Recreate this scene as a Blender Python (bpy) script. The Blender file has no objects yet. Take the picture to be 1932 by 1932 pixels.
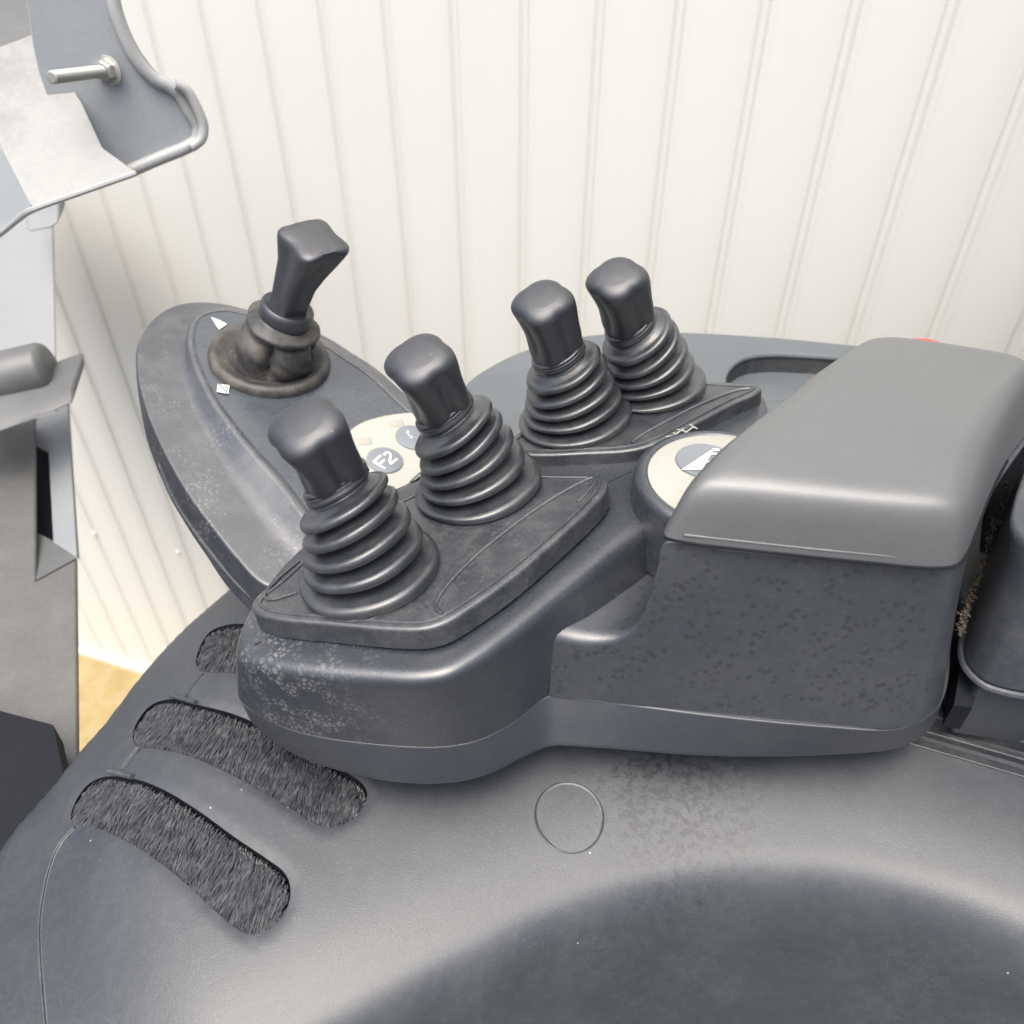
import bpy, math, random
import numpy as np
from mathutils import Vector, Matrix
from mathutils.geometry import delaunay_2d_cdt
random.seed(7); rng = np.random.default_rng(7)
S = bpy.context.scene
# ------------------------------------------------------------------ camera
PITCH = math.radians(39.0); CZ = 1.55; FN = 1468.0 / 1932.0
cd = bpy.data.cameras.new('camera'); cam = bpy.data.objects.new('camera', cd)
S.collection.objects.link(cam); S.camera = cam
cam.location = (0, 0, CZ); cam.rotation_euler = (math.pi / 2 - PITCH, 0, 0)
cd.sensor_width = 36; cd.lens = 36 * FN; cd.clip_start = 0.01; cd.clip_end = 200
cd.dof.use_dof = True; cd.dof.focus_distance = 0.44; cd.dof.aperture_fstop = 9.0
# ------------------------------------------------------------------ sky, sun, exposure
SUN_EL, SUN_AZ = math.radians(70), math.radians(-15)      # azimuth: 0 = behind the camera, negative = to its left
w = bpy.data.worlds.new('World'); S.world = w; w.use_nodes = True
nt = w.node_tree; bg = nt.nodes['Background']
sky = nt.nodes.new('ShaderNodeTexSky'); sky.sky_type = 'NISHITA'; sky.sun_disc = False
sky.sun_elevation = SUN_EL; sky.air_density = 0.8; sky.dust_density = 7.0; sky.ozone_density = 0.6
sdir = Vector((math.sin(SUN_AZ) * math.cos(SUN_EL), -math.cos(SUN_AZ) * math.cos(SUN_EL), math.sin(SUN_EL)))
sky.sun_rotation = math.atan2(sdir.x, sdir.y)
nt.links.new(sky.outputs[0], bg.inputs[0]); bg.inputs[1].default_value = 0.15
sl = bpy.data.lights.new('sun', 'SUN'); so = bpy.data.objects.new('sun', sl); S.collection.objects.link(so)
sl.energy = 1.5; sl.angle = math.radians(65); sl.color = (0.98, 1.0, 0.95)
so.rotation_euler = sdir.to_track_quat('Z', 'Y').to_euler(); so.location = (0, 0, 4)
S.view_settings.view_transform = 'Standard'; S.view_settings.look = 'None'
S.view_settings.exposure = 1.05; S.view_settings.gamma = 1.0
# ------------------------------------------------------------------ sight-line geometry (photo pixels on a 1932 grid -> metres)
F = 1468.0; s_, c_ = math.sin(PITCH), math.cos(PITCH); CAM = Vector((0, 0, CZ))
def ray(px, py):
    u = (px - 966) / F; v = (966 - py) / F
    return Vector((u, c_ + v * s_, -s_ + v * c_))
def P(px, py, z):
    r = ray(px, py); return CAM + r * ((z - CZ) / r.z)
def PD(px, py, d): return CAM + ray(px, py) * d
def PY(px, py, y):
    r = ray(px, py); return CAM + r * (y / r.y)
class Plane:
    def __init__(s, c, a, b): s.c = Vector(c); s.a = a; s.b = b; s.n = Vector((-a, -b, 1)).normalized()
    def z(s, x, y): return s.c.z + s.a * (x - s.c.x) + s.b * (y - s.c.y)
    def hit(s, px, py, off=0):
        r = ray(px, py); o = s.c + s.n * off
        return CAM + r * ((o - CAM).dot(s.n) / r.dot(s.n))
# ------------------------------------------------------------------ object helpers
COL = S.collection
def tag(o, label=None, cat=None, group=None, kind=None):
    if label: o['label'] = label
    if cat: o['category'] = cat
    if group: o['group'] = group
    if kind: o['kind'] = kind
    return o
def thing(name, label, cat, loc, group=None):
    o = bpy.data.objects.new(name, None); COL.objects.link(o); o.location = loc; o.empty_display_size = .02
    return tag(o, label, cat, group)
def mesh_obj(name, verts, faces, m, parent=None, angle=38, wn=False, flip=False):
    me = bpy.data.meshes.new(name)
    me.from_pydata([tuple(v) for v in verts], [], [tuple(f) for f in faces]); me.validate(); me.update()
    me.materials.append(m)
    me.shade_smooth(); me.set_sharp_from_angle(angle=math.radians(angle))
    o = bpy.data.objects.new(name, me); COL.objects.link(o)
    if parent:
        o.parent = parent
        if parent.type == 'EMPTY': o.matrix_parent_inverse = Matrix.Translation(-parent.location)
    if wn:
        md = o.modifiers.new('wn', 'WEIGHTED_NORMAL'); md.keep_sharp = True
    return o
class MB:
    def __init__(s): s.v = []; s.f = []
    def add(s, v, f):
        n = len(s.v); s.v += [Vector(x) for x in v]; s.f += [tuple(i + n for i in q) for q in f]; return s
    def build(s, name, m, parent=None, **k): return mesh_obj(name, s.v, s.f, m, parent, **k)
def crom(pts, k, closed=True):
    n = len(pts); out = []
    rngi = range(n) if closed else range(n - 1)
    for i in rngi:
        if closed: p0, p1, p2, p3 = pts[(i - 1) % n], pts[i], pts[(i + 1) % n], pts[(i + 2) % n]
        else: p0, p1, p2, p3 = pts[max(i - 1, 0)], pts[i], pts[i + 1], pts[min(i + 2, n - 1)]
        # centripetal parameters keep tight corners free of loops
        t0 = 0; t1 = t0 + max((p1 - p0).length, 1e-7) ** .5; t2 = t1 + max((p2 - p1).length, 1e-7) ** .5; t3 = t2 + max((p3 - p2).length, 1e-7) ** .5
        for j in range(k):
            t = t1 + (t2 - t1) * j / k
            A1 = p0 * ((t1 - t) / (t1 - t0)) + p1 * ((t - t0) / (t1 - t0)) if t1 - t0 > 1e-3 else p1
            A2 = p1 * ((t2 - t) / (t2 - t1)) + p2 * ((t - t1) / (t2 - t1))
            A3 = p2 * ((t3 - t) / (t3 - t2)) + p3 * ((t - t2) / (t3 - t2)) if t3 - t2 > 1e-3 else p2
            B1 = A1 * ((t2 - t) / (t2 - t0)) + A2 * ((t - t0) / (t2 - t0))
            B2 = A2 * ((t3 - t) / (t3 - t1)) + A3 * ((t - t1) / (t3 - t1))
            out.append(B1 * ((t2 - t) / (t2 - t1)) + B2 * ((t - t1) / (t2 - t1)))
    if not closed: out.append(pts[-1])
    return out
def resample(loop, n, closed=True):
    L = loop + [loop[0]] if closed else loop
    d = [0]
    for a, b in zip(L, L[1:]): d.append(d[-1] + (b - a).length)
    out = []; i = 0
    for j in range(n):
        t = d[-1] * j / (n if closed else n - 1)
        while i < len(d) - 2 and d[i + 1] < t: i += 1
        f = (t - d[i]) / max(d[i + 1] - d[i], 1e-9); out.append(L[i].lerp(L[i + 1], min(f, 1)))
    return out
def column_fillet(pts, rad, m=6):
    out = []
    for i, p in enumerate(pts):
        r = rad[i]
        if r <= 0 or i == 0 or i == len(pts) - 1: out.append(p); continue
        a = pts[i - 1] - p; b = pts[i + 1] - p
        ra = min(r, a.length * .48); rb = min(r, b.length * .48)
        A = p + a.normalized() * ra; B = p + b.normalized() * rb
        for k in range(m + 1):
            t = k / m; out.append(A * (1 - t) ** 2 + p * (2 * t * (1 - t)) + B * t * t)
    return out
def loft(loops, rad, mb, cap_top=True, cap_bottom=False, m=6, insets=3):
    """loops: equal-length closed loops from bottom to top."""
    n = len(loops[0]); cols = [column_fillet([L[i] for L in loops], rad, m) for i in range(n)]
    k = len(cols[0]); v = [cols[i][j] for j in range(k) for i in range(n)]; f = []
    for j in range(k - 1):
        for i in range(n):
            f.append((j * n + i, j * n + (i + 1) % n, (j + 1) * n + (i + 1) % n, (j + 1) * n + i))
    if cap_top: f.append(tuple((k - 1) * n + i for i in range(n)))
    if cap_bottom: f.append(tuple(n - 1 - i for i in range(n)))
    mb.add(v, f)
def smooth(loop, it):
    for _ in range(it): loop = [(loop[i - 1] + loop[i] * 2 + loop[(i + 1) % len(loop)]) / 4 for i in range(len(loop))]
    return loop
def smooth_open(loop, it):
    for _ in range(it): loop = [loop[0]] + [(loop[i - 1] + loop[i] * 2 + loop[i + 1]) / 4 for i in range(1, len(loop) - 1)] + [loop[-1]]
    return loop
def shrink(loop, k):
    c = sum(loop, Vector()) / len(loop); return [p + (c - p) * k for p in loop]
def inset(loop, d, n=None):
    """move a near-planar loop inwards by d in its xy outline"""
    out = []; N = len(loop)
    area = sum(loop[i].x * loop[(i + 1) % N].y - loop[(i + 1) % N].x * loop[i].y for i in range(N))
    sg = 1 if area > 0 else -1
    for i in range(N):
        a = loop[(i + 1) % N] - loop[i - 1]; q = Vector((-a.y, a.x, 0))
        if q.length > 1e-9: q.normalize()
        out.append(loop[i] + q * d * sg)
    return out
def ccw(loop):
    N = len(loop); area = sum(loop[i].x * loop[(i + 1) % N].y - loop[(i + 1) % N].x * loop[i].y for i in range(N))
    return loop if area > 0 else loop[::-1]
def slab(pxs, pl, th, flare, r, mb, k=6, n=160, top_off=0):
    top = ccw(resample(crom([pl.hit(x, y, top_off) for x, y in pxs], k), n))
    low = [p - pl.n * th for p in inset(top, -flare)]
    loft([low, top, [p + pl.n * .00001 for p in inset(top, r * 2.2)]], [0, r, 0], mb)
    return top
def tube(path, rad, mb, seg=10, closed=False, cap=True):
    n = len(path); v = []; f = []
    up = None
    for i, p in enumerate(path):
        a = path[(i + 1) % n] if (closed or i < n - 1) else path[i]; b = path[i - 1] if (closed or i > 0) else path[i]
        t = (a - b).normalized()
        if up is None: up = Vector((0, 0, 1)) if abs(t.z) < .9 else Vector((1, 0, 0))
        x = t.cross(up).normalized(); up = x.cross(t).normalized()
        r = rad[i] if isinstance(rad, (list, tuple)) else rad
        for j in range(seg):
            th = 2 * math.pi * j / seg; v.append(p + (x * math.cos(th) + up * math.sin(th)) * r)
    for i in range(n if closed else n - 1):
        for j in range(seg):
            i2 = (i + 1) % n; f.append((i * seg + j, i * seg + (j + 1) % seg, i2 * seg + (j + 1) % seg, i2 * seg + j))
    if cap and not closed: f += [tuple(range(seg))[::-1], tuple((n - 1) * seg + j for j in range(seg))]
    mb.add(v, f)
def frame(n, xref=Vector((1, 0, 0))):
    n = n.normalized(); x = (xref - n * xref.dot(n)).normalized(); return x, n.cross(x), n
def stack(secs, mb, seg=72, xref=Vector((1, 0, 0)), cap0=True, cap1=True):
    """secs: (centre, normal, radius function of angle)"""
    v = []; f = []
    for c, nn, rf in secs:
        x, y, z = frame(nn, xref)
        for j in range(seg):
            th = 2 * math.pi * j / seg; r = rf(th) if callable(rf) else rf
            v.append(c + (x * math.cos(th) + y * math.sin(th)) * r)
    for i in range(len(secs) - 1):
        for j in range(seg): f.append((i * seg + j, i * seg + (j + 1) % seg, (i + 1) * seg + (j + 1) % seg, (i + 1) * seg + j))
    if cap0: f.append(tuple(range(seg))[::-1])
    if cap1: f.append(tuple((len(secs) - 1) * seg + j for j in range(seg)))
    mb.add(v, f)
def prism(front, ext, mb, bev=0):
    n = len(front); back = [p + ext for p in front]
    mb.add(front + back, [tuple(range(n)), tuple(n + i for i in range(n))[::-1]] + [(i, n + i, n + (i + 1) % n, (i + 1) % n) for i in range(n)])
def bevel(o, w, seg=3, ang=30):
    md = o.modifiers.new('bevel', 'BEVEL'); md.width = w; md.segments = seg; md.limit_method = 'ANGLE'; md.angle_limit = math.radians(ang); md.harden_normals = True
    return o
# ------------------------------------------------------------------ materials
def mat(name, col, rough=.5, grain=.25, gscale=2600, dust=(.3, .3, .28), dust_amt=.25, dscale=22, spots=0, spot_col=(.02, .021, .024), spot_scale=170, metal=0, spec=.5, light_spots=0, extra=None, lspot_scale=300, var=.12, specks=0, coat=0, coat_r=.25):
    m = bpy.data.materials.new(name); m.use_nodes = True; nt = m.node_tree; N = nt.nodes; Lk = nt.links
    b = N['Principled BSDF']; b.inputs['Metallic'].default_value = metal; b.inputs['Specular IOR Level'].default_value = spec; b.inputs['Coat Weight'].default_value = coat; b.inputs['Coat Roughness'].default_value = coat_r
    tc = N.new('ShaderNodeTexCoord')
    def noise(sc, det=4, ro=.55, dist=0):
        n = N.new('ShaderNodeTexNoise'); n.inputs['Scale'].default_value = sc; n.inputs['Detail'].default_value = det
        n.inputs['Roughness'].default_value = ro; n.inputs['Distortion'].default_value = dist
        Lk.new(tc.outputs['Object'], n.inputs['Vector']); return n.outputs['Fac']
    def ramp(src, a, bb):
        r = N.new('ShaderNodeMapRange'); r.inputs['From Min'].default_value = a; r.inputs['From Max'].default_value = bb; r.interpolation_type = 'SMOOTHSTEP'
        Lk.new(src, r.inputs['Value']); return r.outputs[0]
    def math_(op, a, bb):
        r = N.new('ShaderNodeMath'); r.operation = op
        for i, q in enumerate((a, bb)):
            if isinstance(q, (int, float)): r.inputs[i].default_value = q
            else: Lk.new(q, r.inputs[i])
        return r.outputs[0]
    def mix(fac, a, bb):
        r = N.new('ShaderNodeMix'); r.data_type = 'RGBA'
        if isinstance(fac, (int, float)): r.inputs[0].default_value = fac
        else: Lk.new(fac, r.inputs[0])
        for i, q in ((6, a), (7, bb)):
            if isinstance(q, tuple): r.inputs[i].default_value = (*q, 1)
            else: Lk.new(q, r.inputs[i])
        return r.outputs[2]
    cur = mix(noise(gscale * .25, 2), tuple(x * (1 - var) for x in col), tuple(min(1, x * (1 + var)) for x in col))
    dmask = math_('MULTIPLY', ramp(noise(dscale, 6, .68, .4), .38, .72), dust_amt)
    fine = math_('MULTIPLY', ramp(noise(dscale * 14, 4, .7), .42, .75), dust_amt * .7)
    dm = math_('ADD', dmask, fine)
    cur = mix(dm, cur, dust)
    rr = math_('ADD', math_('MULTIPLY', dm, .35), rough)
    if spots:
        vo = N.new('ShaderNodeTexVoronoi'); vo.inputs['Scale'].default_value = spot_scale
        dv = N.new('ShaderNodeVectorMath'); dv.operation = 'ADD'; nn = N.new('ShaderNodeTexNoise'); nn.inputs['Scale'].default_value = spot_scale * 2.2
        sc = N.new('ShaderNodeVectorMath'); sc.operation = 'SCALE'; sc.inputs['Scale'].default_value = .55 / spot_scale
        Lk.new(tc.outputs['Object'], nn.inputs['Vector']); Lk.new(nn.outputs['Color'], sc.inputs[0])
        Lk.new(tc.outputs['Object'], dv.inputs[0]); Lk.new(sc.outputs[0], dv.inputs[1]); Lk.new(dv.outputs[0], vo.inputs['Vector'])
        sp = ramp(vo.outputs['Distance'], .52, .28)
        keep = ramp(vo.outputs['Color'], .52, .60)
        sp = math_('MULTIPLY', math_('MULTIPLY', sp, keep), math_('MULTIPLY', ramp(noise(30, 3), .28, .5), spots))
        cur = mix(sp, cur, spot_col)
    if light_spots:
        vo = N.new('ShaderNodeTexVoronoi'); vo.inputs['Scale'].default_value = lspot_scale; Lk.new(tc.outputs['Object'], vo.inputs['Vector'])
        sp = math_('MULTIPLY', ramp(vo.outputs['Distance'], .40, .15), ramp(noise(26, 4, .6), .47, .62))
        sp = math_('MULTIPLY', sp, light_spots); cur = mix(sp, cur, (.36, .36, .35))
    if specks:
        vo = N.new('ShaderNodeTexVoronoi'); vo.inputs['Scale'].default_value = 85; Lk.new(tc.outputs['Object'], vo.inputs['Vector'])
        sp = math_('MULTIPLY', ramp(vo.outputs['Distance'], .055, .03), ramp(vo.outputs['Color'], .72, .76))
        cur = mix(math_('MULTIPLY', sp, specks), cur, (.6, .6, .58))
    if extra: cur = extra(N, Lk, tc, cur, noise, ramp, math_, mix)
    Lk.new(cur, b.inputs['Base Color']); Lk.new(rr, b.inputs['Roughness'])
    if grain:
        bp = N.new('ShaderNodeBump'); bp.inputs['Strength'].default_value = grain; bp.inputs['Distance'].default_value = .0003
        Lk.new(noise(gscale, 2, .6), bp.inputs['Height'])
        bp2 = N.new('ShaderNodeBump'); bp2.inputs['Strength'].default_value = .05; bp2.inputs['Distance'].default_value = .002
        Lk.new(noise(dscale * 3, 4), bp2.inputs['Height']); Lk.new(bp.outputs[0], bp2.inputs['Normal'])
        Lk.new(bp2.outputs[0], b.inputs['Normal'])
    return m
DK = (.026, .031, .039)
M_house = mat('weathered_housing_plastic', (.033, .039, .047), .30, .4, 2400, dust=(.17, .17, .17), dust_amt=.08, dscale=16, spots=.55, light_spots=.03, spot_scale=260, spot_col=(.014, .016, .021), spec=1.0, specks=.3)
M_lid = mat('armrest_lid_plastic', (.088, .094, .097), .40, .4, 3000, dust=(.20, .20, .195), dust_amt=.05, spots=.10, spot_scale=300, spot_col=(.05, .053, .058), spec=1.0, specks=.2, coat=.12)
def droplets(N, Lk, tc, cur, noise, ramp, math_, mix):
    # dried splash marks on the near left end of the console
    d = N.new('ShaderNodeVectorMath'); d.operation = 'DISTANCE'; d.inputs[1].default_value = tuple(P(545, 1335, 1.225))
    Lk.new(tc.outputs['Object'], d.inputs[0]); near = ramp(math_('ADD', d.outputs['Value'], math_('MULTIPLY', noise(45, 4, .6), .05)), .092, .035)
    nn = N.new('ShaderNodeTexNoise'); nn.inputs['Scale'].default_value = 200; Lk.new(tc.outputs['Object'], nn.inputs['Vector'])
    sc = N.new('ShaderNodeVectorMath'); sc.operation = 'SCALE'; sc.inputs['Scale'].default_value = .003; Lk.new(nn.outputs['Color'], sc.inputs[0])
    ad = N.new('ShaderNodeVectorMath'); ad.operation = 'ADD'; Lk.new(tc.outputs['Object'], ad.inputs[0]); Lk.new(sc.outputs[0], ad.inputs[1])
    vo = N.new('ShaderNodeTexVoronoi'); vo.feature = 'DISTANCE_TO_EDGE'; vo.inputs['Scale'].default_value = 300; Lk.new(ad.outputs[0], vo.inputs['Vector'])
    cell = ramp(vo.outputs['Distance'], .05, .24)
    a = mix(math_('MULTIPLY', near, .75), cur, (.018, .022, .032))
    return mix(math_('MULTIPLY', math_('MULTIPLY', cell, near), math_('MULTIPLY', ramp(noise(80, 4, .6), .40, .62), .6)), a, (.20, .205, .21))
M_pod = mat('console_front_plastic', DK, .26, .4, 2000, dust=(.14, .14, .14), dust_amt=.06, dscale=40, spots=0, light_spots=.02, lspot_scale=300, extra=droplets, spec=1.0, specks=.3)
M_skirt = mat('console_skirt_plastic', (.027, .032, .040), .38, .2, 3000, dust=(.17, .17, .17), dust_amt=.06, spec=.7)
M_plate = mat('rubber_plate', (.018, .022, .029), .30, .5, 1800, dust=(.20, .20, .19), dust_amt=.17, dscale=48, light_spots=.08, spec=1.0, specks=.4)
M_boot = mat('bellows_rubber', (.016, .020, .026), .33, .35, 1500, dust=(.17, .165, .15), dust_amt=.16, dscale=60, spec=1.0, coat=.15)
M_knob = mat('knob_plastic', (.016, .019, .026), .44, .3, 3200, dust=(.10, .10, .10), dust_amt=.05, dscale=60, spec=1.0, specks=.2)
M_mudboot = mat('muddy_rubber', (.022, .023, .026), .50, .6, 1200, dust=(.13, .118, .095), dust_amt=.5, dscale=48, spec=.6)
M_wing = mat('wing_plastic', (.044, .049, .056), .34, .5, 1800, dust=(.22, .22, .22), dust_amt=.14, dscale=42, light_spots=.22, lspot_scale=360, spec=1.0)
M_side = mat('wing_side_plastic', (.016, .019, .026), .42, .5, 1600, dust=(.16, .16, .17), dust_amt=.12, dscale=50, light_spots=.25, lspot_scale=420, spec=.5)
M_wingface = mat('control_face_plastic', (.042, .052, .064), .26, .15, 3000, dust=(.22, .22, .22), dust_amt=.08, spec=1.0)
M_cream = mat('cream_keypad', (.33, .33, .30), .5, .08, 3000, dust=(.30, .29, .26), dust_amt=.15)
M_btn = mat('button_grey', (.15, .17, .19), .45, .1, 3000, dust_amt=.1)
M_ind = mat('indicator_grey', (.30, .29, .255), .5, 0, dust_amt=.1)
M_print = mat('white_print', (.66, .65, .62), .6, 0, dust_amt=.05)
M_dim = mat('worn_print', (.30, .31, .30), .6, 0, dust_amt=.4, dust=(.1, .1, .1), dscale=300)
def stain(N, Lk, tc, cur, noise, ramp, math_, mix):
    # dark dirt speckles gathered beside the round plug
    d = N.new('ShaderNodeVectorMath'); d.operation = 'DISTANCE'; d.inputs[1].default_value = tuple(STAIN_C)
    Lk.new(tc.outputs['Object'], d.inputs[0])
    near = ramp(d.outputs['Value'], .09, .015)
    n1 = ramp(math_('ADD', noise(210, 5, .7, .2), math_('MULTIPLY', near, .12)), .58, .70)
    return mix(math_('MULTIPLY', math_('MULTIPLY', n1, near), .8), cur, (.008, .009, .012))
STAIN_C = P(1270, 1510, 1.145)
M_body = mat('body_cover_plastic', (.026, .031, .037), .42, .5, 1500, dust=(.15, .155, .16), dust_amt=.10, dscale=14, extra=stain, light_spots=.03, spec=.8, specks=.5)
M_edge = mat('groove_rubber_recess_shade', (.03, .034, .04), .5, .1, 2000, dust_amt=.1)
M_dark = mat('slot_lining', (.008, .010, .014), .7, .1, 2000, dust_amt=.01, spec=.15)
M_brush = mat('brush_bristles', (.022, .024, .030), .34, 0, dust=(.12, .12, .13), dust_amt=.5, dscale=160)
M_back = mat('rear_cover_plastic', (.085, .100, .112), .38, .1, 2600, dust_amt=.06)
M_seat = mat('seat_vinyl', (.040, .047, .058), .32, .1, 2000, dust=(.3, .3, .3), dust_amt=.1)
M_rail = mat('rail_black', (.02, .024, .03), .4, .1, 2000, dust=(.2, .17, .14), dust_amt=.15)
def streaks(N, Lk, tc, cur, noise, ramp, math_, mix):
    n = N.new('ShaderNodeTexNoise'); n.inputs['Scale'].default_value = 5; n.inputs['Detail'].default_value = 5
    mp = N.new('ShaderNodeMapping'); mp.inputs['Scale'].default_value = (3, 3, .5)
    Lk.new(tc.outputs['Object'], mp.inputs[0]); Lk.new(mp.outputs[0], n.inputs['Vector'])
    return mix(math_('MULTIPLY', ramp(n.outputs['Fac'], .5, .8), .12), cur, (.58, .54, .48))
M_wall = mat('white_wall_paint', (.65, .655, .615), .45, 0, 900, var=.008, dust=(.57, .57, .54), dust_amt=.05, dscale=6, extra=streaks)
M_galv = mat('galvanised_steel', (.20, .205, .205), .45, .3, 700, dust=(.30, .30, .295), dust_amt=.6, dscale=40, metal=.15)
M_paint = mat('grey_blue_paint', (.27, .295, .31), .45, .2, 1800, dust=(.4, .4, .4), dust_amt=.15)
M_rim = mat('pale_grey_edge', (.33, .34, .34), .4, .1, 1800, dust_amt=.15)
M_post = mat('pale_post_paint', (.18, .195, .205), .45, .05, 1800, dust_amt=.1)
M_col = mat('column_grey_paint', (.075, .076, .076), .5, .05, 1800, dust_amt=.1)
M_tube = mat('tube_grey', (.085, .09, .094), .42, .05, 1800, dust_amt=.1)
M_bolt = mat('zinc_bolt', (.36, .36, .33), .42, .1, 2500, metal=.6, dust_amt=.2)
M_red = mat('red_plastic', (.55, .03, .02), .4, 0, dust_amt=.05)
M_leaf = mat('dry_leaf_litter', (.05, .038, .028), .8, .2, 900, dust=(.20, .16, .12), dust_amt=.4, dscale=200)
M_asph = mat('asphalt', (.055, .055, .055), .85, .4, 400, dust=(.10, .10, .10), dust_amt=.3, dscale=12)
M_ground = mat('ochre_ground', (.27, .20, .08), .8, .4, 120, dust=(.38, .32, .20), dust_amt=.6, dscale=18)
# ------------------------------------------------------------------ ground and wall
g = MB(); n = 24; gv = []; gf = []
g.add([(-60, -60, 0), (60, -60, 0), (60, 60, 0), (-60, 60, 0)], [(0, 1, 2, 3)])
tag(g.build('ground', M_asph), kind='structure')
WM = -.35; u = Vector((1, WM, 0)).normalized(); nn_ = Vector((WM, -1, 0)).normalized()    # wall runs along u, faces nn_
W0 = Vector((0, 1.282 + WM * .95, 0)); pitch = .0795
def wall_s(px, py):
    r = ray(px, py); t = (W0 - CAM).dot(nn_) / r.dot(nn_); return (CAM + r * t - W0).dot(u)
q = [W0 - u * 3 + Vector((0, 0, .004)), W0 + u * 3 + Vector((0, 0, .004))]; g = MB(); g.add([q[0], q[0] + nn_ * .5, q[1] + nn_ * .5, q[1]], [(0, 1, 2, 3)])
tag(g.build('path', M_ground), kind='structure')
s0 = wall_s(989, 0)
prof = []
for k in range(-26, 34):
    b = s0 + k * pitch
    for ds, h in ((-.0064, 0), (-.0052, -.0008), (-.0032, -.0052), (-.0018, -.0060), (.0020, -.0062), (.0034, -.0054), (.0056, .0010), (.0078, .0022), (.0112, .0004), (.016, 0), (.045, .0004)):
        prof.append((b + ds, h))
v = [W0 + u * a + nn_ * h + Vector((0, 0, z)) for z in (0.0, .8, 1.6, 3.2) for a, h in prof]; m_ = len(prof)
f = [(j * m_ + i, j * m_ + i + 1, (j + 1) * m_ + i + 1, (j + 1) * m_ + i) for j in range(3) for i in range(m_ - 1)]
# back skin and closing top, so that the panel has its thickness
vb = [W0 + u * prof[0][0] - nn_ * .06, W0 + u * prof[-1][0] - nn_ * .06]; vb += [q + Vector((0, 0, 3.2)) for q in vb]
n0 = len(v); v += vb; f += [(n0 + 1, n0, n0 + 2, n0 + 3), (3 * m_, 4 * m_ - 1, n0 + 3, n0 + 2), (0, 3 * m_, n0 + 2, n0), (m_ - 1, n0 + 1, n0 + 3, 4 * m_ - 1)]
wall = thing('metal_wall', 'white ribbed sheet metal wall filling the background behind the controls', 'wall', W0)
wp = mesh_obj('ribbed_sheet', v, f, M_wall, wall, angle=60)
for px, py in ((336, 1042), (178, 1006)):
    r = ray(px, py); c = CAM + r * ((W0 - CAM).dot(nn_) / r.dot(nn_)) + nn_ * .0006
    b = MB(); stack([(c - nn_ * .001, nn_, .0055), (c + nn_ * .0015, nn_, .0055), (c + nn_ * .003, nn_, .004), (c + nn_ * .0036, nn_, .0018)], b, 20, Vector((0, 0, 1)))
    b.build('wall_screw', M_wall, wall)
bb = MB(); prism([W0 + u * -2.2 + nn_ * .012 + Vector((0, 0, .0)), W0 + u * 2.5 + nn_ * .012 + Vector((0, 0, .0)), W0 + u * 2.5 + nn_ * .012 + Vector((0, 0, .02)), W0 + u * -2.2 + nn_ * .012 + Vector((0, 0, .02))], nn_ * -.012, bb)
bb.build('foot_rail', M_wall, wall)
# ------------------------------------------------------------------ body cover (moulded fender) as a smooth height field
Z0 = 1.145
def px_curve(pts, z=Z0, k=10): return np.array([(q.x, q.y) for q in crom([P(x, y, z) for x, y in pts], k, False)])
K_c = px_curve([(380, 2120), (560, 1985), (720, 1895), (900, 1800), (1050, 1728), (1200, 1678), (1350, 1648), (1500, 1642), (1650, 1655), (1800, 1690), (1950, 1745), (2150, 1840)])
L_c = px_curve([(420, 2200), (330, 1960), (270, 1800), (235, 1650), (245, 1510), (310, 1380), (400, 1250), (520, 1100), (640, 960)])
def sdist(x, y, c):
    """signed distance to polyline c, positive on its right-hand side"""
    x = np.atleast_1d(x); y = np.atleast_1d(y); best = np.full(x.shape, 1e9); sg = np.ones(x.shape)
    for (ax, ay), (bx, by) in zip(c[:-1], c[1:]):
        dx, dy = bx - ax, by - ay; L2 = dx * dx + dy * dy + 1e-12
        t = np.clip(((x - ax) * dx + (y - ay) * dy) / L2, 0, 1); ex = x - ax - t * dx; ey = y - ay - t * dy
        d = np.hypot(ex, ey); cr = dx * (y - ay) - dy * (x - ax); mk = d < best
        best = np.where(mk, d, best); sg = np.where(mk, np.where(cr < 0, 1., -1.), sg)
    return best * sg
E_c = None
def soft(d, w): return .5 * (np.sqrt(d * d + w * w) + d)
def field(x, y, edge=True):
    d2 = sdist(x, y, K_c); d1 = -sdist(x, y, L_c)
    z = Z0 - 4.5 * soft(d2 - .012, .024) + .0035 * np.exp(-((d2 + .004) / .014) ** 2)
    z = z - .62 * soft(d1, .035) + .012
    if edge and E_c is not None:
        dE = -sdist(x, y, E_c); z = z - 4.0 * soft(dE, .003)
    return z
def fhit(px, py, edge=False):
    r = ray(px, py); t = (Z0 - CZ) / r.z
    for _ in range(40):
        p = CAM + r * t; e = p.z - float(field(np.array([p.x]), np.array([p.y]), edge)[0]); t += e / (-r.z) * .6
    return CAM + r * t
E_px = [(-130, 1760), (-60, 1665), (0, 1589), (26, 1554), (88, 1484), (145, 1412), (190, 1362), (264, 1266), (340, 1184), (430, 1105), (520, 1020), (620, 930)]
E_c = np.array([(p.x, p.y) for p in crom([fhit(x, y) for x, y in E_px], 8, False)])
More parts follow.
